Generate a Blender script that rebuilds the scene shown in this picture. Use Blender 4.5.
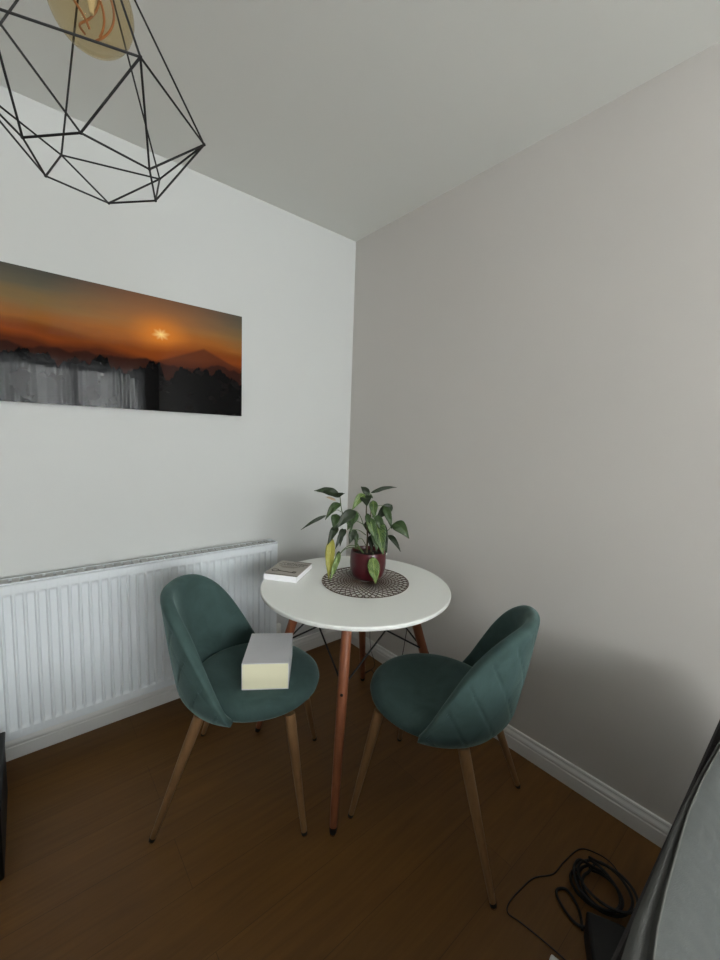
import bpy, bmesh, math, random
from mathutils import Vector, Matrix
for o in list(bpy.data.objects): bpy.data.objects.remove(o)
SC = bpy.context.scene
COL = SC.collection
PI = math.pi
# ---------------------------------------------------------------- camera
CP = Vector((-1.63523, -2.05960, 1.36219)); YAW, PITCH, ROLL, FPX = 0.870586, 0.105633, 0.0352017, 400.75
cf = Vector((math.cos(YAW)*math.cos(PITCH), math.sin(YAW)*math.cos(PITCH), -math.sin(PITCH)))
cr = cf.cross(Vector((0, 0, 1))).normalized(); cu = cr.cross(cf)
cr2 = cr*math.cos(ROLL)+cu*math.sin(ROLL); cu2 = -cr*math.sin(ROLL)+cu*math.cos(ROLL)
cam_d = bpy.data.cameras.new('camera'); cam = bpy.data.objects.new('camera', cam_d); COL.objects.link(cam)
M3 = Matrix((cr2, cu2, -cf)).transposed()
cam.matrix_world = Matrix.Translation(CP) @ M3.to_4x4()
cam_d.sensor_fit = 'VERTICAL'; cam_d.sensor_height = 36; cam_d.lens = FPX/960*36; cam_d.clip_start = 0.02
SC.camera = cam
def at(px, py, ax, val):
    """point seen at pixel px,py of the photo on the plane axis ax = val"""
    d = cf + cr2*((px-360)/FPX) - cu2*((py-480)/FPX)
    return CP + d*((val-CP[ax])/d[ax])
# ---------------------------------------------------------------- world, daylight, exposure
W = bpy.data.worlds.new('sky'); SC.world = W; W.use_nodes = True
bg = W.node_tree.nodes['Background']; bg.inputs[0].default_value = (0.72, 0.82, 0.95, 1); bg.inputs[1].default_value = 1.2
H = 2.568; YB = -4.8; XL = -4.0            # ceiling height, rear wall, far side wall
WX0, WX1, WZ0, WZ1 = -2.7, -0.22, 1.0, 2.28   # the window in the rear wall
ad = bpy.data.lights.new('window_daylight', 'AREA'); ad.shape = 'RECTANGLE'; ad.size = 2.4; ad.size_y = 1.22
ad.energy = 270; ad.color = (0.985, 0.99, 0.975)
al = bpy.data.objects.new('window_daylight', ad); COL.objects.link(al)
al.location = ((WX0+WX1)/2, YB-0.16, (WZ0+WZ1)/2); al.rotation_euler = (PI/2+math.radians(24), 0, 0)
vs = SC.view_settings; vs.view_transform = 'Standard'; vs.look = 'None'; vs.gamma = 1; vs.use_curve_mapping = False
vs.exposure = 0.0
# ---------------------------------------------------------------- materials
def s2l(c): return tuple((x/12.92 if x <= 0.04045 else ((x+0.055)/1.055)**2.4) for x in c)
def rgb(r, g, b): return s2l((r/255, g/255, b/255))+(1,)
def mat(name, col, rough=0.6, metal=0.0, noise=0.0, nscale=20, bump=0.0, bscale=200, **kw):
    m = bpy.data.materials.new(name); m.use_nodes = True; nt = m.node_tree; b = nt.nodes['Principled BSDF']
    b.inputs['Base Color'].default_value = col; b.inputs['Roughness'].default_value = rough; b.inputs['Metallic'].default_value = metal
    for k, v in kw.items(): b.inputs[k.replace('_', ' ')].default_value = v
    if noise or bump:
        tc = nt.nodes.new('ShaderNodeTexCoord')
    if noise:
        n = nt.nodes.new('ShaderNodeTexNoise'); n.inputs['Scale'].default_value = nscale; n.inputs['Detail'].default_value = 4
        nt.links.new(tc.outputs['Object'], n.inputs['Vector'])
        mp = nt.nodes.new('ShaderNodeMapRange'); mp.inputs['To Min'].default_value = 1-noise; mp.inputs['To Max'].default_value = 1+noise
        nt.links.new(n.outputs['Fac'], mp.inputs['Value'])
        mx = nt.nodes.new('ShaderNodeVectorMath'); mx.operation = 'SCALE'; mx.inputs[0].default_value = col[:3]
        nt.links.new(mp.outputs[0], mx.inputs['Scale']); nt.links.new(mx.outputs[0], b.inputs['Base Color'])
    if bump:
        n2 = nt.nodes.new('ShaderNodeTexNoise'); n2.inputs['Scale'].default_value = bscale; n2.inputs['Detail'].default_value = 3
        nt.links.new(tc.outputs['Object'], n2.inputs['Vector'])
        bp = nt.nodes.new('ShaderNodeBump'); bp.inputs['Strength'].default_value = bump; bp.inputs['Distance'].default_value = 0.002
        nt.links.new(n2.outputs['Fac'], bp.inputs['Height']); nt.links.new(bp.outputs[0], b.inputs['Normal'])
    return m
def N(nt, t, **kw):
    n = nt.nodes.new(t)
    for k, v in kw.items(): setattr(n, k, v)
    return n
def math_node(nt, op, a, b=None, c=None, clamp=False):
    n = nt.nodes.new('ShaderNodeMath'); n.operation = op; n.use_clamp = clamp
    for i, v in enumerate((a, b, c)):
        if v is None: continue
        if isinstance(v, (int, float)): n.inputs[i].default_value = v
        else: nt.links.new(v, n.inputs[i])
    return n.outputs[0]
def mixc(nt, f, a, b):
    n = nt.nodes.new('ShaderNodeMix'); n.data_type = 'RGBA'
    if isinstance(f, (int, float)): n.inputs[0].default_value = f
    else: nt.links.new(f, n.inputs[0])
    for i, v in ((6, a), (7, b)):
        if isinstance(v, tuple): n.inputs[i].default_value = v
        else: nt.links.new(v, n.inputs[i])
    return n.outputs[2]

m_wall_l = mat('painted_wall_cool_white', rgb(200, 202, 200), 0.75, noise=0.015, nscale=3, bump=0.25, bscale=260)
m_wall_r = mat('painted_wall_warm_grey', rgb(203, 199, 194), 0.75, noise=0.015, nscale=3, bump=0.25, bscale=260)
m_wall_d = mat('painted_wall_mid_grey', rgb(150, 148, 144), 0.75, noise=0.015, nscale=3, bump=0.25, bscale=260)
m_ceil = mat('ceiling_paint', rgb(224, 225, 220), 0.8, noise=0.01, nscale=3, bump=0.2, bscale=260)
m_gloss = mat('white_gloss_trim', rgb(222, 222, 220), 0.35)
m_rad = mat('white_enamel', rgb(220, 226, 230), 0.3)
m_radgrey = mat('grille_enamel', rgb(165, 167, 165), 0.4)
m_table = mat('white_laminate', rgb(234, 236, 232), 0.42, noise=0.01, nscale=6, bump=0.05, bscale=500)
m_black = mat('black_metal', rgb(14, 14, 16), 0.42, 0.3)
m_wire = mat('black_wire', rgb(7, 7, 8), 0.6, 0.0)
m_rubber = mat('black_rubber', rgb(12, 12, 12), 0.6)
m_glide = mat('glide_metal', rgb(190, 180, 165), 0.25, 0.9)
m_plastic = mat('black_plastic', rgb(6, 6, 7), 0.6)
m_cablem = mat('cable_sheath', rgb(14, 12, 11), 0.5)
m_whiteplastic = mat('white_plastic', rgb(215, 215, 210), 0.4)
m_sofa = mat('grey_sofa_fabric', rgb(84, 87, 86), 0.95, noise=0.12, nscale=60, bump=0.6, bscale=700)
m_sofag = mat('grey_gusset_fabric', rgb(66, 67, 65), 0.95, noise=0.12, nscale=60, bump=0.6, bscale=700)
m_sofap = mat('grey_piping_fabric', rgb(98, 99, 95), 0.9, bump=0.5, bscale=700)
m_sofad = mat('charcoal_sofa_fabric', rgb(36, 33, 34), 0.95, noise=0.12, nscale=60, bump=0.6, bscale=700)
m_boxgrey = mat('grey_card', rgb(205, 205, 208), 0.6, noise=0.02, nscale=40)
m_cream = mat('cream_card', rgb(226, 222, 192), 0.75, noise=0.02, nscale=80)
m_cover = mat('greige_cover', rgb(168, 162, 152), 0.45, noise=0.03, nscale=60)
m_covdark = mat('dark_brown_print', rgb(48, 40, 36), 0.5)
m_covmid = mat('faded_print', rgb(112, 104, 96), 0.5)
m_page = mat('white_paper', rgb(246, 246, 250), 0.6)
m_soil = mat('potting_soil', rgb(30, 22, 16), 0.95, noise=0.4, nscale=120, bump=1.0, bscale=150)
m_pot = mat('oxblood_glaze', rgb(72, 18, 26), 0.28, noise=0.12, nscale=25)
m_stem = mat('green_stem', rgb(70, 88, 46), 0.6, noise=0.2, nscale=40)
m_woodstem = mat('brown_stem', rgb(84, 70, 48), 0.7, noise=0.2, nscale=60)
m_curt = None

def leaf_mat(name, base, vein, rough=0.5, amount=1.0):
    m = bpy.data.materials.new(name); m.use_nodes = True; nt = m.node_tree; b = nt.nodes['Principled BSDF']
    at_ = N(nt, 'ShaderNodeUVMap'); sx = N(nt, 'ShaderNodeSeparateXYZ'); nt.links.new(at_.outputs[0], sx.inputs[0])
    au = math_node(nt, 'ABSOLUTE', math_node(nt, 'SUBTRACT', sx.outputs[0], 0.5))
    mid = math_node(nt, 'LESS_THAN', au, 0.035)
    w = math_node(nt, 'SINE', math_node(nt, 'MULTIPLY', math_node(nt, 'SUBTRACT', sx.outputs[1], math_node(nt, 'MULTIPLY', au, 0.55)), 62.0))
    side = math_node(nt, 'GREATER_THAN', w, 0.78)
    v = math_node(nt, 'MAXIMUM', mid, math_node(nt, 'MULTIPLY', side, 0.55))
    no = N(nt, 'ShaderNodeTexNoise'); no.inputs['Scale'].default_value = 45; no.inputs['Detail'].default_value = 3
    tc = N(nt, 'ShaderNodeTexCoord'); nt.links.new(tc.outputs['Object'], no.inputs['Vector'])
    blot = math_node(nt, 'MULTIPLY', math_node(nt, 'GREATER_THAN', no.outputs['Fac'], 0.56), 0.35*amount)
    f = math_node(nt, 'MULTIPLY', math_node(nt, 'MAXIMUM', v, blot), amount)
    nt.links.new(mixc(nt, f, base, vein), b.inputs['Base Color'])
    b.inputs['Roughness'].default_value = rough
    return m
LM = {'d': leaf_mat('dark_leaf', rgb(24, 38, 16), rgb(40, 58, 26), amount=0.7),
      'm': leaf_mat('green_leaf', rgb(38, 60, 24), rgb(62, 86, 38), amount=0.7),
      'v': leaf_mat('variegated_leaf', rgb(42, 70, 30), rgb(112, 132, 70), amount=1.0),
      'l': leaf_mat('light_green_leaf', rgb(78, 102, 46), rgb(128, 146, 80), amount=1.0),
      'y': leaf_mat('yellowing_leaf', rgb(146, 144, 60), rgb(176, 170, 92), amount=0.8),
      'p': leaf_mat('dry_leaf', rgb(196, 176, 150), rgb(206, 190, 166), amount=0.5)}

# wood for the floor: planks run along x
def floor_mat():
    m = bpy.data.materials.new('oak_laminate'); m.use_nodes = True; nt = m.node_tree; b = nt.nodes['Principled BSDF']
    tc = N(nt, 'ShaderNodeTexCoord')
    br = N(nt, 'ShaderNodeTexBrick'); br.offset = 0.37; br.inputs['Scale'].default_value = 1
    br.inputs['Brick Width'].default_value = 1.3; br.inputs['Row Height'].default_value = 0.19
    br.inputs['Mortar Size'].default_value = 0.0011; br.inputs['Mortar Smooth'].default_value = 0.6
    br.inputs['Color1'].default_value = (0.36, 0.36, 0.36, 1); br.inputs['Color2'].default_value = (0.64, 0.64, 0.64, 1); br.inputs['Mortar'].default_value = (0, 0, 0, 1)
    nt.links.new(tc.outputs['Object'], br.inputs['Vector'])
    mp = N(nt, 'ShaderNodeMapping'); mp.inputs['Scale'].default_value = (1.2, 17, 1); nt.links.new(tc.outputs['Object'], mp.inputs['Vector'])
    n1 = N(nt, 'ShaderNodeTexNoise'); n1.inputs['Scale'].default_value = 2.2; n1.inputs['Detail'].default_value = 8; n1.inputs['Distortion'].default_value = 1.2
    nt.links.new(mp.outputs[0], n1.inputs['Vector'])
    n2 = N(nt, 'ShaderNodeTexNoise'); n2.inputs['Scale'].default_value = 1.6; n2.inputs['Detail'].default_value = 2; nt.links.new(tc.outputs['Object'], n2.inputs['Vector'])
    c1 = mixc(nt, n1.outputs['Fac'], rgb(86, 56, 24), rgb(124, 86, 40))
    sc = N(nt, 'ShaderNodeSeparateColor'); nt.links.new(br.outputs['Color'], sc.inputs[0])
    f = math_node(nt, 'ADD', math_node(nt, 'MULTIPLY', sc.outputs[0], 0.35), math_node(nt, 'ADD', 0.66, math_node(nt, 'MULTIPLY', n2.outputs['Fac'], 0.3)))
    vm = N(nt, 'ShaderNodeVectorMath', operation='SCALE'); nt.links.new(c1, vm.inputs[0]); nt.links.new(f, vm.inputs['Scale'])
    dk = mixc(nt, math_node(nt, 'MULTIPLY', br.outputs['Fac'], 0.45), vm.outputs[0], rgb(50, 32, 18))
    nt.links.new(dk, b.inputs['Base Color']); b.inputs['Roughness'].default_value = 0.5; b.inputs['Specular IOR Level'].default_value = 0.35
    bp = N(nt, 'ShaderNodeBump'); bp.inputs['Strength'].default_value = 0.15; bp.inputs['Distance'].default_value = 0.001
    nt.links.new(n1.outputs['Fac'], bp.inputs['Height']); nt.links.new(bp.outputs[0], b.inputs['Normal'])
    return m
m_floor = floor_mat()
def grain_mat(name, c1, c2, rough, scale=(60, 60, 3)):
    m = bpy.data.materials.new(name); m.use_nodes = True; nt = m.node_tree; b = nt.nodes['Principled BSDF']
    tc = N(nt, 'ShaderNodeTexCoord'); mp = N(nt, 'ShaderNodeMapping'); mp.inputs['Scale'].default_value = scale
    nt.links.new(tc.outputs['Object'], mp.inputs['Vector'])
    n1 = N(nt, 'ShaderNodeTexNoise'); n1.inputs['Scale'].default_value = 1.5; n1.inputs['Detail'].default_value = 6; n1.inputs['Distortion'].default_value = .6
    nt.links.new(mp.outputs[0], n1.inputs['Vector'])
    nt.links.new(mixc(nt, n1.outputs['Fac'], c1, c2), b.inputs['Base Color']); b.inputs['Roughness'].default_value = rough
    return m
m_redwood = grain_mat('reddish_beech', rgb(112, 62, 40), rgb(158, 98, 66), 0.42)
m_legwood = grain_mat('oak_effect_metal', rgb(116, 86, 56), rgb(150, 114, 78), 0.4)
def velvet():
    m = bpy.data.materials.new('teal_velvet'); m.use_nodes = True; nt = m.node_tree; b = nt.nodes['Principled BSDF']
    tc = N(nt, 'ShaderNodeTexCoord')
    n1 = N(nt, 'ShaderNodeTexNoise'); n1.inputs['Scale'].default_value = 9; n1.inputs['Detail'].default_value = 5; n1.inputs['Distortion'].default_value = 1.6
    nt.links.new(tc.outputs['Object'], n1.inputs['Vector'])
    nt.links.new(mixc(nt, n1.outputs['Fac'], rgb(44, 63, 62), rgb(74, 96, 93)), b.inputs['Base Color'])
    b.inputs['Roughness'].default_value = 0.85; b.inputs['Sheen Weight'].default_value = 0.35; b.inputs['Sheen Roughness'].default_value = 0.35
    b.inputs['Sheen Tint'].default_value = (0.65, 0.9, 0.88, 1); b.inputs['Specular IOR Level'].default_value = 0.2
    n2 = N(nt, 'ShaderNodeTexNoise'); n2.inputs['Scale'].default_value = 900; nt.links.new(tc.outputs['Object'], n2.inputs['Vector'])
    bp = N(nt, 'ShaderNodeBump'); bp.inputs['Strength'].default_value = 0.25; bp.inputs['Distance'].default_value = 0.001
    nt.links.new(n2.outputs['Fac'], bp.inputs['Height']); nt.links.new(bp.outputs[0], b.inputs['Normal'])
    return m
m_velvet = velvet()
def glass(name, col, rough=0.0, mixf=0.85):
    m = bpy.data.materials.new(name); m.use_nodes = True; nt = m.node_tree; nt.nodes.clear()
    o = N(nt, 'ShaderNodeOutputMaterial'); t = N(nt, 'ShaderNodeBsdfTransparent'); t.inputs[0].default_value = col
    g = N(nt, 'ShaderNodeBsdfGlossy'); g.inputs['Roughness'].default_value = rough
    lw = N(nt, 'ShaderNodeLayerWeight'); lw.inputs[0].default_value = 0.5
    fr = math_node(nt, 'ADD', math_node(nt, 'MULTIPLY', math_node(nt, 'POWER', lw.outputs['Facing'], 4.0), 0.45), 0.045)
    mx = N(nt, 'ShaderNodeMixShader'); nt.links.new(fr, mx.inputs[0]); nt.links.new(t.outputs[0], mx.inputs[1]); nt.links.new(g.outputs[0], mx.inputs[2])
    nt.links.new(mx.outputs[0], o.inputs[0]); return m
m_pane = glass('window_glass', (0.97, 0.98, 0.98, 1))
m_amber = glass('amber_glass', (0.90, 0.82, 0.64, 1))
def sheer():
    m = bpy.data.materials.new('sheer_net'); m.use_nodes = True; nt = m.node_tree; nt.nodes.clear()
    o = N(nt, 'ShaderNodeOutputMaterial'); t = N(nt, 'ShaderNodeBsdfTransparent'); d = N(nt, 'ShaderNodeBsdfTranslucent'); d.inputs[0].default_value = (0.84, 0.86, 0.87, 1)
    df = N(nt, 'ShaderNodeBsdfDiffuse'); df.inputs[0].default_value = (0.8, 0.8, 0.8, 1)
    a = N(nt, 'ShaderNodeMixShader'); a.inputs[0].default_value = 0.4; nt.links.new(d.outputs[0], a.inputs[1]); nt.links.new(df.outputs[0], a.inputs[2])
    mx = N(nt, 'ShaderNodeMixShader'); lw = N(nt, 'ShaderNodeLayerWeight'); nt.links.new(math_node(nt, 'ADD', math_node(nt, 'MULTIPLY', lw.outputs['Facing'], 1.1), 0.2, clamp=True), mx.inputs[0]); nt.links.new(t.outputs[0], mx.inputs[1]); nt.links.new(a.outputs[0], mx.inputs[2])
    nt.links.new(mx.outputs[0], o.inputs[0]); return m
m_curt = sheer()
# ---------------------------------------------------------------- mesh helpers
class MB:
    def __init__(s): s.v = []; s.f = []; s.uv = {}
    def add(s, vs_, fs):
        k = len(s.v); s.v += [Vector(v) for v in vs_]; s.f += [tuple(i+k for i in f) for f in fs]
    def box(s, x0, x1, y0, y1, z0, z1):
        s.add([(x, y, z) for x in (x0, x1) for y in (y0, y1) for z in (z0, z1)],
              [(0, 1, 3, 2), (4, 6, 7, 5), (0, 4, 5, 1), (2, 3, 7, 6), (0, 2, 6, 4), (1, 5, 7, 3)])
    def obox(s, o, a, b, c):
        o, a, b, c = map(Vector, (o, a, b, c))
        s.add([o+a*i+b*j+c*k for i in (0, 1) for j in (0, 1) for k in (0, 1)],
              [(0, 1, 3, 2), (4, 6, 7, 5), (0, 4, 5, 1), (2, 3, 7, 6), (0, 2, 6, 4), (1, 5, 7, 3)])
    def tube(s, pts, r, n=8, closed=False, caps=True):
        pts = [Vector(p) for p in pts]; m = len(pts)
        rs = r if isinstance(r, (list, tuple)) else [r]*m
        prev = None; rings = []
        for i, p in enumerate(pts):
            if closed: t = pts[(i+1) % m]-pts[i-1]
            else: t = pts[min(i+1, m-1)]-pts[max(i-1, 0)]
            t.normalize()
            if prev is None:
                u = t.orthogonal().normalized()
            else:
                u = prev-t*prev.dot(t)
                u = u.normalized() if u.length > 1e-6 else t.orthogonal().normalized()
            prev = u; w = t.cross(u)
            rings.append([p+(u*math.cos(2*PI*k/n)+w*math.sin(2*PI*k/n))*rs[i] for k in range(n)])
        base = len(s.v); s.v += [q for rg in rings for q in rg]
        for i in range(m if closed else m-1):
            j = (i+1) % m
            for k in range(n):
                l = (k+1) % n; s.f.append((base+i*n+k, base+i*n+l, base+j*n+l, base+j*n+k))
        if caps and not closed:
            s.f.append(tuple(base+k for k in reversed(range(n)))); s.f.append(tuple(base+(m-1)*n+k for k in range(n)))
    def lathe(s, prof, n=48, c=(0, 0), sx=None):
        """prof: (r, z) list; r may be 0 at ends"""
        base = len(s.v); rings = []
        for r, z in prof:
            if r < 1e-6:
                s.v.append(Vector((c[0], c[1], z))); rings.append([len(s.v)-1])
            else:
                idx = []
                for k in range(n):
                    a = 2*PI*k/n; q = sx(a, r) if sx else (r*math.cos(a), r*math.sin(a))
                    s.v.append(Vector((c[0]+q[0], c[1]+q[1], z))); idx.append(len(s.v)-1)
                rings.append(idx)
        for a, b in zip(rings, rings[1:]):
            for k in range(n):
                l = (k+1) % n
                if len(a) == 1 and len(b) == 1: continue
                if len(a) == 1: s.f.append((a[0], b[l], b[k]))
                elif len(b) == 1: s.f.append((a[k], a[l], b[0]))
                else: s.f.append((a[k], a[l], b[l], b[k]))
    def grid(s, rows, closed_u=False, uv=False):
        """rows: list of lists of points"""
        base = len(s.v); n = len(rows[0]); m = len(rows)
        s.v += [Vector(q) for r in rows for q in r]
        for i in range(m-1):
            for k in range(n if closed_u else n-1):
                l = (k+1) % n
                s.f.append((base+i*n+k, base+i*n+l, base+(i+1)*n+l, base+(i+1)*n+k))
        if uv:
            for i in range(m):
                for k in range(n): s.uv[base+i*n+k] = (k/(n-1), i/(m-1))
    def build(s, name, m, parent=None, smooth=True, bevel=0, seg=2, angle=40, fix=True):
        me = bpy.data.meshes.new(name); me.from_pydata([tuple(v) for v in s.v], [], s.f); me.update()
        if fix:
            bm = bmesh.new(); bm.from_mesh(me); bmesh.ops.recalc_face_normals(bm, faces=bm.faces[:]); bm.to_mesh(me); bm.free()
        if s.uv:
            ul = me.uv_layers.new(name='UVMap')
            for lp in me.loops: ul.data[lp.index].uv = s.uv.get(lp.vertex_index, (0, 0))
        o = bpy.data.objects.new(name, me); COL.objects.link(o); me.materials.append(m)
        if smooth:
            me.polygons.foreach_set('use_smooth', [True]*len(me.polygons))
            try: me.set_sharp_from_angle(angle=math.radians(angle))
            except Exception: pass
        if bevel:
            b = o.modifiers.new('bevel', 'BEVEL'); b.width = bevel; b.segments = seg; b.limit_method = 'ANGLE'; b.angle_limit = math.radians(35)
        if parent: o.parent = parent
        return o
def thing(name, label, cat, loc=(0, 0, 0), rz=0, group=None):
    o = bpy.data.objects.new(name, None); COL.objects.link(o); o.empty_display_size = 0.05
    o.location = loc; o.rotation_euler = (0, 0, rz); tag(o, label, cat, group); return o
def tag(o, label, cat, group=None):
    o['label'] = label; o['category'] = cat
    if group: o['group'] = group
    return o
def struct(o): o['kind'] = 'structure'; return o
def plabel(o, l): o['label'] = l; return o
def smoothstep(x): x = max(0, min(1, x)); return x*x*(3-2*x)
def spline(pts, n=10, closed=False):
    pts = [Vector(p) for p in pts]; out = []; m = len(pts)
    for i in range(m if closed else m-1):
        g = lambda k: pts[k % m] if closed else pts[max(0, min(m-1, k))]
        p0, p1, p2, p3 = g(i-1), g(i), g(i+1), g(i+2)
        for k in range(n):
            t = k/n
            out.append(0.5*((2*p1)+(p2-p0)*t+(2*p0-5*p1+4*p2-p3)*t*t+(-p0+3*p1-3*p2+p3)*t**3))
    if not closed: out.append(pts[-1])
    return out
# ================================================================ SETTING
T = 0.12
b = MB(); b.box(XL-T, T, YB-T, T, -0.1, 0); struct(b.build('floor', m_floor, smooth=False))
b = MB(); b.box(XL-T, T, YB-T, T, H, H+0.1); struct(b.build('ceiling', m_ceil, smooth=False))
b = MB(); b.box(XL-T, T, 0, T, 0, H); struct(b.build('wall_left', m_wall_l, smooth=False))
b = MB(); b.box(0, T, YB-T, 0, 0, H); struct(b.build('wall_right', m_wall_r, smooth=False))
b = MB(); b.box(XL-T, XL, YB-T, 0, 0, H); struct(b.build('wall_far', m_wall_d, smooth=False))
b = MB(); b.box(XL, WX0, YB-T, YB, 0, H); b.box(WX1, 0, YB-T, YB, 0, H); b.box(WX0, WX1, YB-T, YB, 0, WZ0); b.box(WX0, WX1, YB-T, YB, WZ1, H)
struct(b.build('wall_rear', m_wall_d, smooth=False))
win = bpy.data.objects.new('window_1', None); COL.objects.link(win); win.location = (WX0, YB, WZ0); struct(win)
def rel(o, par): o.location = Vector(o.location)-par.location; return o
b = MB(); w = WX1-WX0; h = WZ1-WZ0; fy0, fy1 = -0.09, -0.03
b.box(0, w, fy0, fy1, 0, 0.06); b.box(0, w, fy0, fy1, h-0.06, h); b.box(0, 0.06, fy0, fy1, 0.06, h-0.06); b.box(w-0.06, w, fy0, fy1, 0.06, h-0.06)
for k in (1, 2): b.box(w*k/3-0.03, w*k/3+0.03, fy0, fy1, 0.06, h-0.06)
b.build('window_frame', m_gloss, win, bevel=0.004)
for k in range(3):
    g = MB(); g.box(w*k/3+0.035, w*(k+1)/3-0.035, -0.062, -0.058, 0.06, h-0.06); g.build('window_pane', m_pane, win, smooth=False)
b = MB(); b.box(0.0, w, -0.03, 0.06, -0.0, 0.022); b.build('window_sill', m_gloss, win, bevel=0.004)

# skirting boards: ogee profile swept along each wall
SKP = [(0, 0), (0.016, 0), (0.016, 0.052), (0.0135, 0.0555), (0.0135, 0.060), (0.015, 0.0635), (0.0135, 0.070), (0.009, 0.078), (0.0075, 0.083), (0.009, 0.087), (0.007, 0.0925), (0.0, 0.094)]
def skirt(name, p0, p1, nrm, m0=0.0, m1=0.0):
    b = MB(); p0 = Vector(p0); p1 = Vector(p1); nrm = Vector(nrm); d = (p1-p0).normalized(); rows = []
    for p, mm in ((p0, m0), (p1, m1)):
        rows.append([p+nrm*t+Vector((0, 0, z))+d*(t*mm) for t, z in SKP])
    b.grid(rows, closed_u=True)
    return struct(b.build(name, m_gloss, smooth=False))
skirt('baseboard_left', (XL, 0, 0), (0, 0, 0), (0, -1, 0), 1, -1)
skirt('baseboard_right', (0, 0, 0), (0, YB, 0), (-1, 0, 0), 1, -1)
skirt('baseboard_far', (XL, YB, 0), (XL, 0, 0), (1, 0, 0), 1, -1)
skirt('baseboard_rear', (XL, YB, 0), (0, YB, 0), (0, 1, 0), 1, -1)

# curtain rail and sheer net curtain
rl = thing('curtain_rail', 'white curtain rail fixed above the window', 'curtain rail', ((WX0+WX1)/2, YB+0.07, 2.30))
b = MB(); b.tube([(-1.40, 0, 0), (1.40, 0, 0)], 0.012, 12); b.build('rail', m_gloss, rl)
for sx in (-1.3, 0, 1.3):
    b = MB(); b.box(sx-0.01, sx+0.01, -0.07, -0.01, -0.01, 0.01); b.build('bracket', m_gloss, rl)
def curtain(x0, x1, seed):
    random.seed(seed); n = int((x1-x0)/0.012); ph = 0; ys = []
    for i in range(n+1):
        ph += 0.55+0.35*math.sin(i*0.13+seed)+random.uniform(-.15, .15); ys.append(math.sin(ph)*(0.034+0.010*math.sin(i*0.071)))
    b = MB(); rows = []
    for j in range(13):
        z = 2.285-(2.285-0.85)*j/12; k = 0.6+0.4*j/12
        rows.append([(x0+(x1-x0)*i/n, YB+0.07+ys[i]*k, z) for i in range(n+1)])
    b.grid(rows)
    o = b.build('net_curtain', m_curt)
    sol = o.modifiers.new('thickness', 'SOLIDIFY'); sol.thickness = 0.0008
    return o
tag(curtain(-2.8, -0.20, 2), 'white sheer net curtain hanging in folds over the window', 'curtain')

# ================================================================ RADIATOR
RX0, RX1, RZ0, RZ1, RYF = -2.0, -0.588, 0.160, 0.774, -0.135
rad = thing('radiator', 'long white fluted panel radiator on the wall under the sunset print', 'radiator', (RX0, 0, 0))
L = RX1-RX0; pitch = 0.0345; nf = int((L-0.036)/pitch); mg = (L-nf*pitch)/2
def panel(yf, thick, flute):
    b = MB(); prof = [(0, 0), (0.13, 0.0), (0.20, 0.5), (0.27, 1), (0.84, 1), (0.92, 0.5)]
    xs = [(0, 0), (mg*0.5, 0)]
    for k in range(nf):
        for t, d in prof: xs.append((mg+(k+t)*pitch, d))
    xs += [(L-mg*0.5, 0), (L, 0)]
    zz = [(RZ0, 0), (RZ0+0.012, 0), (RZ0+0.032, 0), (RZ0+0.037, .45), (RZ0+0.044, .85), (RZ0+0.052, 1), (RZ0+0.3, 1), (RZ1-0.056, 1), (RZ1-0.050, .85), (RZ1-0.043, .4), (RZ1-0.038, 0), (RZ1-0.006, 0), (RZ1, -0.5)]
    rows = []
    for z, e in zz:
        rows.append([(x, yf+flute*(d*e if e >= 0 else e), z) for x, d in xs])
    b.grid(rows)
    back = [[(x, yf+thick, z) for x, _ in (xs[0], xs[-1])] for z, _ in (zz[0], zz[-1])]
    b.grid(back)
    y1 = yf+thick
    for (xa, xb_) in ((0, 0), (L, L)):
        b.grid([[(xa, y, z) for y in (yf, y1)] for z in (RZ0, RZ1)])
    b.grid([[(x, y, RZ0) for x in (0, L)] for y in (yf, y1)]); b.grid([[(x, y, RZ1) for x in (0, L)] for y in (yf, y1)])
    return b
panel(RYF, 0.012, 0.009).build('front_panel', m_rad, rad, fix=False, angle=30)
panel(-0.060, 0.012, 0.0).build('rear_panel', m_rad, rad, fix=False, angle=30)
b = MB(); b.box(0.0, L, RYF+0.003, RYF+0.007, RZ1-0.002, RZ1+0.004); b.box(0.0, L, -0.050, -0.048, RZ1-0.004, RZ1)
b.box(-0.002, 0.001, RYF+0.002, -0.048, RZ0+0.01, RZ1+0.004); b.build('casing', m_rad, rad, bevel=0.001)
b = MB(); b.box(L-0.001, L+0.002, RYF+0.002, -0.048, RZ0+0.01, RZ1+0.004); b.build('end_panel', m_rad, rad, bevel=0.001)
g = MB()
for k in range(int(L/0.034)):
    g.box(0.004+k*0.034, 0.004+k*0.034+0.024, RYF+0.008, -0.053, RZ1-0.004, RZ1-0.0005)
g.box(0.0, L, -0.094, -0.090, RZ1-0.006, RZ1+0.0005)
g.build('top_grille', m_radgrey, rad, smooth=False)
b = MB(); b.box(0.02, L-0.02, -0.11, -0.062, RZ0+0.06, RZ1-0.06); b.build('convector_fins', m_radgrey, rad, smooth=False)
for xx in (0.25, L-0.25):
    b = MB(); b.box(xx-0.02, xx+0.02, -0.0475, -0.0005, RZ0+0.05, RZ1-0.05); b.build('wall_bracket', m_rad, rad, smooth=False)
b = MB(); b.tube([(L+0.002, -0.09, RZ0+0.045), (L+0.035, -0.09, RZ0+0.045)], 0.011, 12); b.tube([(L+0.035, -0.09, RZ0+0.06), (L+0.035, -0.09, 0.0)], 0.0075, 12)
v = b.build('valve_pipe', m_glide, rad)
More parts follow.
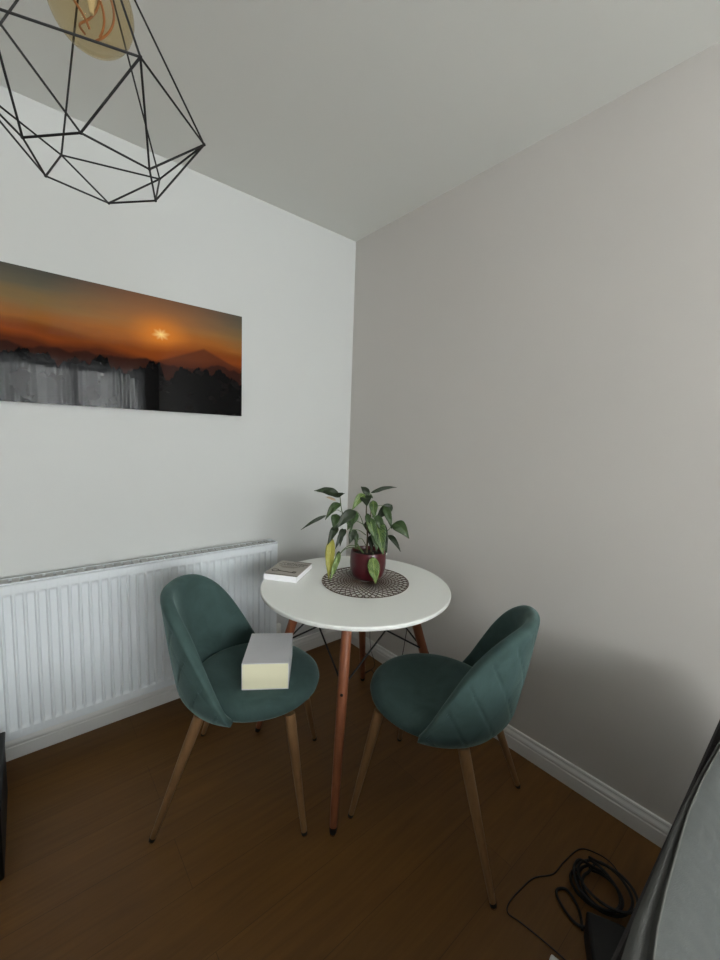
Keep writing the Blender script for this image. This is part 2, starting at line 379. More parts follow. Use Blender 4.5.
b = MB(); b.lathe([(0, RZ0+0.035), (0.013, RZ0+0.035), (0.015, RZ0+0.06), (0.017, RZ0+0.065), (0.017, RZ0+0.115), (0.012, RZ0+0.122), (0, RZ0+0.122)], 16, (L+0.035, -0.09)); b.build('valve_head', m_whiteplastic, rad)

# ================================================================ SUNSET PRINT
PX0, PX1, PZ0, PZ1 = -2.15, -0.747, 1.452, 1.957
def print_mat():
    m = bpy.data.materials.new('sunset_print'); m.use_nodes = True; nt = m.node_tree; bs = nt.nodes['Principled BSDF']
    tc = N(nt, 'ShaderNodeTexCoord'); sp = N(nt, 'ShaderNodeSeparateXYZ'); nt.links.new(tc.outputs['Object'], sp.inputs[0])
    X, Z = sp.outputs[0], sp.outputs[2]        # metres from the lower left corner of the print
    def noise1(sc, det=4, seed=0.0, rough=.55):
        cb = N(nt, 'ShaderNodeCombineXYZ'); nt.links.new(X, cb.inputs[0]); cb.inputs[1].default_value = seed
        n = N(nt, 'ShaderNodeTexNoise'); n.inputs['Scale'].default_value = sc; n.inputs['Detail'].default_value = det; n.inputs['Roughness'].default_value = rough
        nt.links.new(cb.outputs[0], n.inputs['Vector']); return n.outputs['Fac']
    cl = N(nt, 'ShaderNodeTexNoise'); cl.inputs['Scale'].default_value = 5; cl.inputs['Detail'].default_value = 5
    mp = N(nt, 'ShaderNodeMapping'); mp.inputs['Scale'].default_value = (0.6, 1, 3.5); nt.links.new(tc.outputs['Object'], mp.inputs[0]); nt.links.new(mp.outputs[0], cl.inputs['Vector'])
    zz = math_node(nt, 'ADD', Z, math_node(nt, 'MULTIPLY', math_node(nt, 'SUBTRACT', cl.outputs['Fac'], 0.5), 0.09))
    ramp = N(nt, 'ShaderNodeValToRGB'); nt.links.new(math_node(nt, 'DIVIDE', zz, 0.505), ramp.inputs[0])
    cr_ = ramp.color_ramp; stops = [(0.0, (30, 14, 10)), (0.38, (50, 24, 16)), (0.50, (84, 42, 22)), (0.58, (110, 60, 26)), (0.66, (140, 88, 40)), (0.76, (122, 98, 62)), (0.88, (94, 88, 72)), (1.0, (76, 74, 68))]
    cr_.elements[0].position = 0; cr_.elements[0].color = rgb(*stops[0][1]); cr_.elements[1].position = 1; cr_.elements[1].color = rgb(*stops[-1][1])
    for p, c in stops[1:-1]: e = cr_.elements.new(p); e.color = rgb(*c)
    # sun at (1.017, 0.352)
    dx = math_node(nt, 'SUBTRACT', X, 1.017); dz = math_node(nt, 'SUBTRACT', Z, 0.345)
    r2 = math_node(nt, 'ADD', math_node(nt, 'MULTIPLY', dx, dx), math_node(nt, 'MULTIPLY', math_node(nt, 'MULTIPLY', dz, dz), 2.2))
    rr = math_node(nt, 'SQRT', r2)
    ang = math_node(nt, 'ARCTAN2', dz, dx)
    star = math_node(nt, 'ADD', 1.0, math_node(nt, 'MULTIPLY', math_node(nt, 'SINE', math_node(nt, 'MULTIPLY', ang, 8.0)), 0.16))
    core = math_node(nt, 'SUBTRACT', 1.0, math_node(nt, 'DIVIDE', rr, math_node(nt, 'MULTIPLY', star, 0.038)), clamp=True)
    mid = math_node(nt, 'POWER', math_node(nt, 'SUBTRACT', 1.0, math_node(nt, 'DIVIDE', rr, 0.16), clamp=True), 1.6)
    wide = math_node(nt, 'POWER', math_node(nt, 'SUBTRACT', 1.0, math_node(nt, 'DIVIDE', rr, 0.46), clamp=True), 1.3)
    c = mixc(nt, math_node(nt, 'MULTIPLY', wide, 0.60), ramp.outputs[0], rgb(196, 110, 36))
    c = mixc(nt, math_node(nt, 'MULTIPLY', mid, 0.9), c, rgb(226, 132, 40))
    # hills, each layer a ridge line over x
    def layer(c, h0, amp, sc, col, seed, soft=0.01, det=3, tilt=0.0, rough=.5, colnode=None):
        hgt = math_node(nt, 'ADD', math_node(nt, 'ADD', h0, math_node(nt, 'MULTIPLY', X, tilt)), math_node(nt, 'MULTIPLY', math_node(nt, 'SUBTRACT', noise1(sc, det, seed, rough), 0.5), amp))
        f = math_node(nt, 'DIVIDE', math_node(nt, 'SUBTRACT', hgt, Z), soft, clamp=True)
        return mixc(nt, f, c, colnode if colnode is not None else rgb(*col))
    c = layer(c, 0.325, 0.16, 2.2, (128, 62, 24), 3.3, 0.05, 2, -0.012)
    c = mixc(nt, math_node(nt, 'MULTIPLY', mid, 0.35), c, rgb(230, 130, 40))
    # one long peak right of the sun
    pk = math_node(nt, 'SUBTRACT', 0.318, math_node(nt, 'MULTIPLY', math_node(nt, 'ABSOLUTE', math_node(nt, 'SUBTRACT', X, 1.21)), 0.42))
    c = mixc(nt, math_node(nt, 'MULTIPLY', math_node(nt, 'DIVIDE', math_node(nt, 'SUBTRACT', pk, Z), 0.012, clamp=True), 0.8), c, rgb(84, 42, 26))
    c = layer(c, 0.262, 0.12, 2.8, (82, 38, 22), 7.7, 0.03, 3)
    c = layer(c, 0.225, 0.16, 5.0, (50, 26, 20), 9.2, 0.010, 3)
    rk = N(nt, 'ShaderNodeTexNoise'); rk.inputs['Scale'].default_value = 16; rk.inputs['Detail'].default_value = 8; nt.links.new(tc.outputs['Object'], rk.inputs['Vector'])
    rock = mixc(nt, math_node(nt, 'MULTIPLY', math_node(nt, 'GREATER_THAN', rk.outputs['Fac'], 0.60), 0.3), rgb(8, 8, 9), rgb(36, 30, 29))
    c = layer(c, 0.190, 0.30, 12.0, None, 1.9, 0.004, 5, 0.0, .55, rock)
    c = mixc(nt, math_node(nt, 'POWER', core, 1.25), c, rgb(255, 226, 150))
    nt.links.new(c, bs.inputs['Base Color']); bs.inputs['Roughness'].default_value = 0.02; bs.inputs['Specular IOR Level'].default_value = 0.10
    return m
pr = thing('sunset_print', 'panoramic glossy print of an orange sunset over dark mountains, hung above the radiator', 'picture', (PX0, 0, PZ0))
b = MB(); b.box(0, PX1-PX0, -0.020, -0.012, 0, PZ1-PZ0); b.build('print_panel', print_mat(), pr, smooth=False)
b = MB(); b.box(0.08, PX1-PX0-0.08, -0.0115, 0.0, 0.06, PZ1-PZ0-0.06); b.build('backing_frame', m_black, pr, smooth=False)

# ================================================================ TABLE
TC = Vector((-0.566, -0.788)); TZ = 0.74; TR = 0.399
tb = thing('round_table', 'round white table on four splayed reddish wooden legs in the corner', 'table', (TC.x, TC.y, 0))
b = MB(); b.lathe([(0, TZ), (TR-0.004, TZ), (TR-0.001, TZ-0.002), (TR, TZ-0.005), (TR-0.001, TZ-0.013), (TR-0.006, TZ-0.018), (TR-0.02, TZ-0.020), (0, TZ-0.020)], 128)
b.build('tabletop', m_table, tb, angle=25)
foot_c = Vector((-0.545, -0.768))-TC
def leg_axis(az, fr):
    a = math.radians(az); u = Vector((math.cos(a), math.sin(a)))
    f = foot_c+u*fr; t = u*0.222
    return Vector((t.x, t.y, 0.715)), Vector((f.x, f.y, 0.0))
AZ = [(223.2, 0.450), (137, 0.435), (-43.5, 0.440), (43, 0.445)]
def lp(top, foot, z): k = (z-foot.z)/(top.z-foot.z); return foot+(top-foot)*k
axes = []
for az, fr in AZ:
    top, foot = leg_axis(az, fr); axes.append((az, top, foot))
    p = [lp(top, foot, z) for z in (0.022, 0.03, 0.2, 0.45, 0.60, 0.69, 0.708)]
    b = MB(); b.tube(p, [0.0125, 0.0135, 0.0165, 0.0195, 0.0195, 0.019, 0.019], 20)
    lg = b.build('leg', m_redwood, tb)
    b = MB(); b.tube([lp(top, foot, z) for z in (0.006, 0.012, 0.024)], [0.011, 0.0125, 0.0128], 16); b.build('rubber_foot', m_rubber, lg)
    b = MB(); b.tube([lp(top, foot, 0.0)+Vector((0, 0, .0005)), lp(top, foot, 0.0)+Vector((0, 0, .006))], 0.009, 16); b.build('glide', m_glide, lg)
    # bolt through the leg, facing outwards
    c = lp(top, foot, 0.438); u = Vector((math.cos(math.radians(az)), math.sin(math.radians(az)), 0.25)).normalized()
    b = MB(); b.tube([c+u*0.012, c+u*0.0205], 0.0055, 12); b.build('bolt', m_black, lg)
# wire bracing: from every leg two rods rise to the underside, crossing their neighbours' rods
WT = MB()
n = 4; order = [0, 1, 3, 2]      # around the table
for i in range(4):
    az, top, foot = axes[order[i]]
    for d in (-1, 1):
        az2, top2, foot2 = axes[order[(i+d) % 4]]
        s = lp(top, foot, 0.458)
        a1, a2 = math.radians(az), math.radians(az2)
        mid = (Vector((math.cos(a1), math.sin(a1), 0))+Vector((math.cos(a2), math.sin(a2), 0))).normalized()
        X = mid*0.190; X.z = 0.606; X += Vector((0, 0, 0))
        s = s.lerp(X, 0.03)
        e = s+(X-s)*((0.706-s.z)/(X.z-s.z))
        b = MB(); b.tube([s, X+Vector((0, 0, 0.003*d)), e+Vector((0, 0, 0))], 0.0036, 8); b.build('brace_rod', m_wire, tb)
b = MB(); b.lathe([(0.14, 0.7065), (0.15, 0.7065), (0.15, 0.7195), (0.14, 0.7195), (0.14, 0.7065)], 48); b.build('mounting_ring', m_black, tb)
for az, top, foot in axes:
    c = lp(top, foot, 0.70); a = math.radians(az)
    b = MB(); b.lathe([(0, 0.7085), (0.035, 0.7085), (0.035, 0.7195), (0, 0.7195)], 24, (c.x, c.y)); b.build('mounting_plate', m_black, tb)

# ================================================================ CHAIRS
def cr1(tab, x):
    # smooth curve through the table (Hermite with averaged slopes)
    n = len(tab); sl = []
    for i in range(n):
        a, b_ = tab[max(0, i-1)], tab[min(n-1, i+1)]; sl.append(0 if i == 0 else (b_[1]-a[1])/(b_[0]-a[0]))
    for i in range(n-1):
        (x0, y0), (x1, y1) = tab[i], tab[i+1]
        if x <= x1:
            h_ = x1-x0; t = (x-x0)/h_; t2, t3 = t*t, t*t*t
            return y0*(2*t3-3*t2+1)+h_*sl[i]*(t3-2*t2+t)+y1*(3*t2-2*t3)+h_*sl[i+1]*(t3-t2)
    return tab[-1][1]
HT = [(0, 0.806), (15, 0.805), (30, 0.794), (42, 0.769), (53, 0.726), (63, 0.660), (72, 0.572), (79, 0.492), (84, 0.443)]
def make_chair(name, label):
    t = thing(name, label, 'chair')
    # seat: round cushion, dished top, soft edge
    b = MB()
    def sx(a, r):
        k = 1-0.03*abs(math.sin(2*a))
        return (r*math.cos(a)*1.03+0.006*(1 if r > .1 else 0), r*math.sin(a)*0.975)
    b.lathe([(0, 0.478), (0.06, 0.4785), (0.12, 0.480), (0.165, 0.480), (0.195, 0.476), (0.215, 0.467), (0.229, 0.452), (0.233, 0.436), (0.229, 0.421), (0.217, 0.409), (0.19, 0.402), (0.1, 0.400), (0, 0.400)], 64, sx=sx)
    b.build('seat', m_velvet, t)
    # backrest shell
    b = MB(); rows = []; nph = 168; pe = 84
    for i in range(nph+1):
        ph = -pe+2*pe*i/nph; a = math.radians(ph); hz = cr1(HT, abs(ph)); zb = 0.412
        def ring(R, z):
            lean = 0.17*max(0, z-0.42)
            return (-(R*math.cos(a))-lean, R*math.sin(a), z)
        def Ro(z):
            k = max(0, (0.475-z)/0.07); return 0.264-0.030*k*k
        th = 0.043*(0.55+0.45*smoothstep((pe-abs(ph))/30)); rim = min(th*0.5, (hz-zb)*0.45)
        row = []
        no = 40
        for j in range(no+1):
            z = zb+(hz-rim-zb)*j/no; R = Ro(z)
            s = abs(a)*0.262; g = 0
            for q, per, dp in ((z-1.45*s, 0.150, 0.0060), (z+1.1*s, 0.155, 0.0010)):
                d = abs(((q-0.02)/per) % 1.0-0.5)*per
                g = max(g, dp*math.exp(-(d/0.0042)**2))
            g *= smoothstep((hz-rim-z)/0.03)*smoothstep((z-0.41)/0.03)
            row.append(ring(R-g+0.004*math.sin(math.pi*j/no), z))
        for j in range(1, 8):
            q = PI*j/8; row.append(ring(Ro(hz)-th/2+th/2*math.cos(q), hz-rim+rim*math.sin(q)))
        for j in range(13):
            z = hz-rim-(hz-rim-zb)*j/12; row.append(ring(Ro(z)-th-0.006*math.sin(PI*j/12), z))
        rows.append(row)
    b.grid(rows, closed_u=True)
    nn = len(rows[0]); k0 = 0; k1 = nph*nn
    b.f.append(tuple(k0+j for j in range(nn))); b.f.append(tuple(k1+j for j in reversed(range(nn))))
    b.build('backrest', m_velvet, t, angle=60)
    # under-seat frame
    b = MB(); b.tube([(-0.13, -0.13, 0.391), (0.15, 0.14, 0.391)], 0.008, 8); b.tube([(-0.13, 0.13, 0.391), (0.15, -0.14, 0.391)], 0.008, 8); b.build('underframe', m_black, t)
    for fx, fy, tx, ty in ((0.222, 0.218, 0.155, 0.150), (0.222, -0.218, 0.155, -0.150), (-0.285, 0.240, -0.150, 0.165), (-0.285, -0.240, -0.150, -0.165)):
        A = Vector((tx, ty, 0.398)); F = Vector((fx, fy, 0.0))
        b = MB(); b.tube([F.lerp(A, k) for k in (0.035, 0.3, 0.7, 0.92, 1.0)], [0.0095, 0.0122, 0.0168, 0.0185, 0.0185], 20)
        lg = b.build('leg', m_legwood, t)
        b = MB(); b.tube([F.lerp(A, k) for k in (0.014, 0.036)], [0.0098, 0.0102], 16); b.build('rubber_foot', m_rubber, lg)
        b = MB(); b.tube([F+Vector((0, 0, .0005)), F.lerp(A, 0.016)], 0.0085, 14); b.build('glide', m_glide, lg)
    return t
def dup(root, loc, rz, label):
    r = root.copy(); COL.objects.link(r); r.location = loc; r.rotation_euler = (0, 0, rz); r['label'] = label
    for ch in list(root.children):
        c = ch.copy(); COL.objects.link(c); c.parent = r
        for g in list(ch.children):
            d = g.copy(); COL.objects.link(d); d.parent = c
    return r
C1, A1 = (-0.991, -0.711, 0), math.radians(-38)
C2, A2 = (-0.505, -1.195, 0), math.radians(110.5)
ch1 = make_chair('velvet_chair', 'teal velvet shell chair with a thick grey box on its seat, beside the radiator')
ch1['group'] = 'teal velvet dining chairs'
ch1.location = C1; ch1.rotation_euler = (0, 0, A1)
ch2 = dup(ch1, C2, A2, 'teal velvet shell chair with an empty seat and its quilted back towards the right wall')

# ================================================================ BOX ON THE CHAIR
p0 = Vector((-1.092, -0.820, 0)); ang = math.radians(-34)
ux = Vector((math.cos(ang), math.sin(ang), 0)); uy = Vector((-math.sin(ang), math.cos(ang), 0))
bx = thing('storage_box', 'thick grey sleeve box with a cream end lying on the teal chair seat', 'box', (p0.x, p0.y, 0.4805), ang)
bw, bl, bh, tk = 0.160, 0.214, 0.096, 0.0022
b = MB(); b.box(0, bw, 0.0, bl, 0, tk); b.box(0, bw, 0, bl, bh-tk, bh); b.box(0, tk, 0, bl, tk, bh-tk); b.box(bw-tk, bw, 0, bl, tk, bh-tk)
b.build('sleeve', m_boxgrey, bx, smooth=False)
b = MB(); b.box(tk+0.0003, bw-tk-0.0003, 0.0008, bl-0.001, tk+0.0003, bh-tk-0.0003); plabel(b.build('inner_tray', m_cream, bx, bevel=0.001), 'cream end')

# ================================================================ BOOK ON THE TABLE
ba = math.radians(math.degrees(math.atan2(-0.642+0.520, -0.768+0.862)))
bk = thing('book', 'paperback with a greige cover and key drawing lying on the table edge', 'book', (-0.862, -0.521, TZ+0.0005), ba)
bwid, blen, bth = 0.152, 0.192, 0.026
b = MB(); b.box(0.0015, bwid-0.001, 0.0, blen-0.001, 0.0012, bth-0.0012); b.build('pages', m_page, bk, smooth=False)
b = MB(); b.box(0, bwid, -0.0012, blen, bth-0.001, bth); b.box(0, bwid, -0.0012, blen, 0, 0.001); b.build('cover', m_cover, bk, smooth=False)
b = MB(); b.box(0, bwid, -0.0022, -0.0013, 0, bth-0.0012); plabel(b.build('spine', m_page, bk, smooth=False), 'glossy white spine')
pz = bth; b = MB()
def strip(x0, x1, y0, y1, mb): mb.box(x0, x1, y0, y1, pz-0.0002, pz+0.0003)
strip(0.001, bwid-0.001, 0.001, 0.007, b)                       # dark line along the spine edge
strip(0.06, 0.148, blen-0.006, blen-0.001, b)
random.seed(5)
for (y, hgt, x0, x1) in ((0.150, 0.013, 0.018, 0.135), (0.130, 0.013, 0.012, 0.128)):
    x = x0
    while x < x1:
        wv = random.uniform(0.006, 0.011)
        # letter-like strokes of the illegible title
        strip(x, x+0.0022, y, y+hgt, b); strip(x, x+wv, y+hgt-0.003, y+hgt, b)
        if random.random() < .6: strip(x+wv-0.0022, x+wv, y, y+hgt, b)
        if random.random() < .5: strip(x, x+wv, y, y+0.0025, b)
        x += wv+0.003
b.build('title_lettering', m_covdark, bk, smooth=False)
b = MB()
for y, x0, x1 in ((0.116, 0.02, 0.12), (0.107, 0.03, 0.11), (0.098, 0.04, 0.10)): strip(x0, x1, y, y+0.0035, b)
b.build('subtitle_lines', m_covmid, bk, smooth=False)
b = MB()
ring = [(0.030+0.016*math.cos(2*PI*k/24), 0.052+0.013*math.sin(2*PI*k/24), pz+0.0004) for k in range(24)]
b.tube(ring, 0.0016, 6, closed=True); b.tube([(0.046, 0.050, pz+0.0004), (0.125, 0.040, pz+0.0004)], 0.0017, 6)
b.tube([(0.112, 0.042, pz+0.0004), (0.114, 0.054, pz+0.0004)], 0.0016, 6); b.tube([(0.124, 0.040, pz+0.0004), (0.126, 0.054, pz+0.0004)], 0.0016, 6); b.tube([(0.112, 0.054, pz+0.0004), (0.127, 0.054, pz+0.0004)], 0.0016, 6)
b.build('key_drawing', m_covdark, bk)

# ================================================================ PLACEMAT (open woven spirals)
PMC = (-0.515, -0.790)
pm = MB(); m_mat = mat('taupe_weave', rgb(88, 74, 64), 0.5, 0.2)
arms = 42
for sgn, zoff in ((1, 0.0016), (-1, 0.0030)):
    for k in range(arms):
        pts = []
        for j in range(27):
            r = 0.022+0.166*j/26; a = 2*PI*k/arms+sgn*0.62*math.log(r/0.022)
            pts.append((r*math.cos(a), r*math.sin(a), zoff))
        pm.tube(pts, [0.0009+0.0011*j/26 for j in range(27)], 5)
for r in (0.022, 0.188):
    pm.tube([(r*math.cos(2*PI*k/96), r*math.sin(2*PI*k/96), 0.0023) for k in range(96)], 0.0016, 6, closed=True)
pmo = pm.build('placemat', m_mat); pmo.location = (PMC[0], PMC[1], TZ)
tag(pmo, 'round brown openwork placemat under the potted plant', 'placemat')

# ================================================================ POTTED PLANT
PC = Vector((-0.487, -0.770)); PZ = TZ+0.0052
pl = thing('potted_plant', 'leafy green houseplant with a yellow leaf in a dark red pot on the table', 'plant', (PC.x, PC.y, PZ))
b = MB(); b.lathe([(0, 0), (0.045, 0), (0.058, 0.004), (0.070, 0.020), (0.0775, 0.045), (0.0795, 0.070), (0.0785, 0.098), (0.0760, 0.120), (0.0745, 0.124), (0.072, 0.125), (0.070, 0.122), (0.072, 0.100), (0.071, 0.07), (0.06, 0.03), (0, 0.02)], 64); b.build('pot', m_pot, pl)
b = MB(); b.lathe([(0, 0.112), (0.03, 0.114), (0.055, 0.110), (0.0685, 0.106), (0.066, 0.095), (0, 0.09)], 40); b.build('soil', m_soil, pl)
PO = Vector((PC.x, PC.y, PZ))
vdir = Vector((cf.x, cf.y, 0)).normalized(); side = Vector((cr2.x, cr2.y, 0)).normalized()
def pp(zx, zy, dep=0.0):
    """plant point from the enlarged crop (6x, origin 300,480) at depth dep behind the pot's axis"""
    px, py = 300+zx/6, 480+zy/6
    d = cf+cr2*((px-360)/FPX)-cu2*((py-480)/FPX)
    c = PO+vdir*dep; t = (c-CP).dot(vdir)/d.dot(vdir)
    return CP+d*t-PO
def stem(pts, r0, r1, m=m_stem):
    sp_ = spline([pp(*q) for q in pts], 6); k = len(sp_)-1
    b = MB(); b.tube(sp_, [r0+(r1-r0)*i/k for i in range(k+1)], 7); return b.build('stem', m, pl)
random.seed(11)
def leaf(zb, zt, wd, kind, d0=0.0, d1=0.0, sag=0.15, roll=0.0, fold=0.25):
    """zb, zt: base and tip in crop pixels; wd: width in crop pixels; d0,d1 depths"""
    B, Tp = pp(zb[0], zb[1], d0), pp(zt[0], zt[1], d1); ax = Tp-B; Ln = ax.length
    scale = 1.75/(FPX*6)*1.03; half = wd*scale/2
    view = (CP-(B+PO)).normalized()
    sd = ax.cross(view).normalized(); nr = sd.cross(ax).normalized()
    if nr.dot(view) < 0: nr = -nr
    R_ = Matrix.Rotation(roll, 3, ax.normalized()); sd = R_ @ sd; nr = R_ @ nr
    half /= max(0.35, math.cos(roll))
    rows = []; n = 14; m = 8; up = Vector((0, 0, 1))
    for i in range(n+1):
        t = i/n; wv = (math.sin(PI*min(1, t**0.74))**0.85)*(1-0.32*t) if 0 < t < 1 else 0.02
        wv = max(wv, 0.03)*half*1.12
        c = B+ax*t+up*(sag*Ln*math.sin(PI*t)*0.6)+nr*(0.06*Ln*math.sin(PI*t))
        row = []
        for k in range(m+1):
            u = -1+2*k/m
            row.append(c+sd*(u*wv)+nr*(fold*abs(u)*wv*0.8+0.0015*math.sin(t*17+u*3)))
        rows.append(row)
    b = MB(); b.grid(rows, uv=True); o = b.build('leaf', LM[kind], pl, fix=False, angle=80)
    s_ = o.modifiers.new('thickness', 'SOLIDIFY'); s_.thickness = 0.0006
    return o
# stems
stem([(400, 440, 0), (405, 330, 0.0), (398, 200, 0.0), (402, 95, 0.0)], 0.0048, 0.0022, m_woodstem)
stem([(425, 440, 0.01), (432, 330, 0.02), (425, 235, 0.02), (428, 130, 0.01)], 0.0042, 0.002, m_woodstem)
stem([(380, 440, -0.01), (340, 380, -0.03), (300, 290, -0.05), (255, 200, -0.05), (240, 100, -0.04)], 0.0042, 0.0018)
stem([(385, 280, 0), (365, 225, -0.01), (345, 192, -0.02), (330, 190, -0.03)], 0.0018, 0.0013)
stem([(400, 280, 0), (365, 258, -0.02), (330, 246, -0.04), (300, 262, -0.05)], 0.002, 0.0015)
stem([(395, 330, 0), (362, 305, -0.02), (335, 298, -0.04), (300, 300, -0.05)], 0.002, 0.0015)
stem([(395, 390, 0), (370, 352, -0.03), (345, 362, -0.05), (330, 395, -0.05)], 0.002, 0.0014)
stem([(372, 420, -0.01), (330, 395, -0.05), (285, 398, -0.07), (240, 440, -0.08)], 0.0022, 0.0014)
stem([(372, 425, -0.02), (320, 405, -0.07), (270, 415, -0.09), (235, 452, -0.10)], 0.0022, 0.0014)
stem([(430, 240, 0.02), (450, 170, 0.02), (480, 152, 0.02), (510, 158, 0.02)], 0.0018, 0.0013)
stem([(440, 330, 0.01), (490, 318, 0.0), (530, 300, -0.01), (560, 262, -0.02)], 0.002, 0.0014)
stem([(440, 345, 0.01), (480, 330, 0.0), (510, 325, 0.0), (532, 332, 0)], 0.0018, 0.0013)
stem([(440, 440, -0.04), (438, 435, -0.07), (438, 448, -0.085), (438, 462, -0.09)], 0.0018, 0.0014)
stem([(402, 95, 0), (410, 85, 0), (425, 78, 0)], 0.0018, 0.0012)
stem([(245, 190, -0.05), (222, 180, -0.06), (190, 200, -0.07), (155, 215, -0.08)], 0.0014, 0.001)
leaf((243, 100), (85, 65), 46, 'd', -0.04, -0.03, 0.12, 0.5)
leaf((215, 100), (268, 80), 26, 'd', -0.04, -0.06, 0.1)
plabel(leaf((215, 122), (152, 100), 15, 'p', -0.045, -0.02, 0.05), 'small dry beige leaf')
leaf((242, 140), (152, 240), 44, 'm', -0.05, -0.08, 0.25, 0.2)
leaf((158, 212), (5, 300), 20, 'd', -0.08, -0.10, 0.08)
leaf((222, 205), (200, 292), 56, 'm', -0.05, -0.09, 0.1)
leaf((335, 185), (205, 300), 62, 'd', -0.03, -0.08, 0.15)
leaf((225, 275), (165, 392), 44, 'd', -0.05, -0.10, 0.15)
leaf((275, 295), (212, 415), 36, 'd', -0.05, -0.09, 0.2)
plabel(leaf((190, 345), (172, 595), 54, 'y', -0.07, -0.11, 0.0, 0.15), 'drooping yellow leaf')
leaf((240, 435), (178, 610), 34, 'l', -0.09, -0.13, 0.05)
leaf((235, 425), (208, 565), 30, 'm', -0.07, -0.10, 0.05)
leaf((338, 190), (285, 300), 60, 'v', -0.02, -0.05, 0.1)
leaf((330, 296), (296, 385), 48, 'd', -0.04, -0.06, 0.15)
leaf((318, 215), (300, 330), 26, 'm', -0.03, -0.07, 0.1)
leaf((345, 320), (330, 420), 22, 'm', -0.04, -0.05, 0.1)
leaf((415, 92), (365, 40), 40, 'd', 0.0, 0.01, 0.15)
leaf((425, 78), (580, 44), 24, 'd', 0.0, 0.03, 0.15, 0.3)
leaf((388, 85), (312, 182), 48, 'l', -0.01, -0.04, 0.2)
leaf((392, 92), (402, 158), 66, 'd', -0.01, -0.05, 0.1)
leaf((415, 90), (438, 110), 20, 'm', 0.0, -0.02, 0.1)
leaf((438, 122), (446, 238), 50, 'v', 0.0, -0.04, 0.1)
leaf((553, 150), (455, 238), 62, 'd', 0.03, 0.02, 0.1)
leaf((505, 155), (552, 296), 46, 'm', 0.01, -0.02, 0.15)
leaf((560, 260), (655, 352), 74, 'm', -0.02, -0.05, 0.25)
leaf((530, 330), (605, 432), 34, 'd', 0.0, -0.03, 0.2)
leaf((450, 240), (500, 450), 92, 'v', 0.0, -0.07, 0.12)
leaf((415, 225), (450, 370), 56, 'v', -0.02, -0.05, 0.12)
leaf((485, 250), (522, 440), 52, 'd', 0.0, -0.05, 0.12)
leaf((405, 200), (412, 300), 34, 'm', -0.01, -0.04, 0.12)
leaf((440, 300), (462, 432), 44, 'm', -0.03, -0.06, 0.12)
leaf((500, 300), (515, 445), 30, 'm', -0.01, -0.05, 0.1)
leaf((300, 200), (232, 262), 40, 'd', -0.02, -0.04, 0.2)
leaf((255, 290), (240, 400), 34, 'd', -0.04, -0.06, 0.15)
leaf((395, 250), (420, 330), 40, 'd', 0.02, 0.01, 0.1)
leaf((460, 210), (500, 330), 48, 'm', -0.01, -0.03, 0.12)
leaf((425, 330), (430, 425), 40, 'd', 0.0, -0.02, 0.12)
leaf((370, 100), (405, 128), 34, 'd', 0.01, 0.0, 0.1)
leaf((500, 340), (518, 430), 30, 'd', 0.02, 0.0, 0.1)
plabel(leaf((436, 462), (455, 622), 68, 'l', -0.09, -0.115, 0.0, 0.1, 0.12), 'pale green leaf hanging over the pot')

# ================================================================ PENDANT LAMP
LX, LY = -1.528, -1.256; th = 4.394; zb_, zm_, za_, rb_, rm_ = 1.766, 1.852, 2.141, 0.092, 0.160
pd = thing('pendant_lamp', 'black geometric wire cage pendant lamp with an amber bulb hanging from the ceiling', 'lamp', (LX, LY, zb_))
bot = [Vector((rb_*math.cos(th+k*PI/3), rb_*math.sin(th+k*PI/3), 0)) for k in range(6)]
midr = [Vector((rm_*math.cos(th+PI/6+k*PI/3), rm_*math.sin(th+PI/6+k*PI/3), zm_-zb_)) for k in range(6)]
ap = Vector((0, 0, za_-zb_)); R_W = 0.00155
b = MB()
def rod(a, c): b.tube([a, c], R_W, 8)
tops = [m_.lerp(ap, 0.93) for m_ in midr]
for k in range(6):
    rod(bot[k], bot[(k+1) % 6]); rod(midr[k], midr[(k+1) % 6]); rod(bot[k], midr[k]); rod(bot[(k+1) % 6], midr[k]); rod(midr[k], tops[k]); rod(tops[k], tops[(k+1) % 6])
for q in bot+midr:
    b.lathe([(0, q.z-0.0026), (0.0022, q.z-0.0014), (0.0026, q.z), (0.0022, q.z+0.0014), (0, q.z+0.0026)], 8, (q.x, q.y))
b.build('wire_cage', m_wire, pd)
zt = za_-zb_
b = MB(); b.lathe([(0, zt-0.085), (0.019, zt-0.085), (0.021, zt-0.080), (0.021, zt-0.03), (0.024, zt-0.026), (0.024, zt-0.018), (0.014, zt+0.01), (0.006, zt+0.025), (0, zt+0.025)], 28); b.build('lamp_holder', m_black, pd)
b = MB(); b.tube([(0, 0, zt+0.02), (0, 0, H-zb_-0.03)], 0.003, 8); b.build('cord', m_cablem, pd)
b = MB(); b.lathe([(0, H-zb_-0.001), (0.05, H-zb_-0.001), (0.05, H-zb_-0.02), (0.04, H-zb_-0.03), (0, H-zb_-0.032)], 32); b.build('ceiling_rose', m_black, pd)
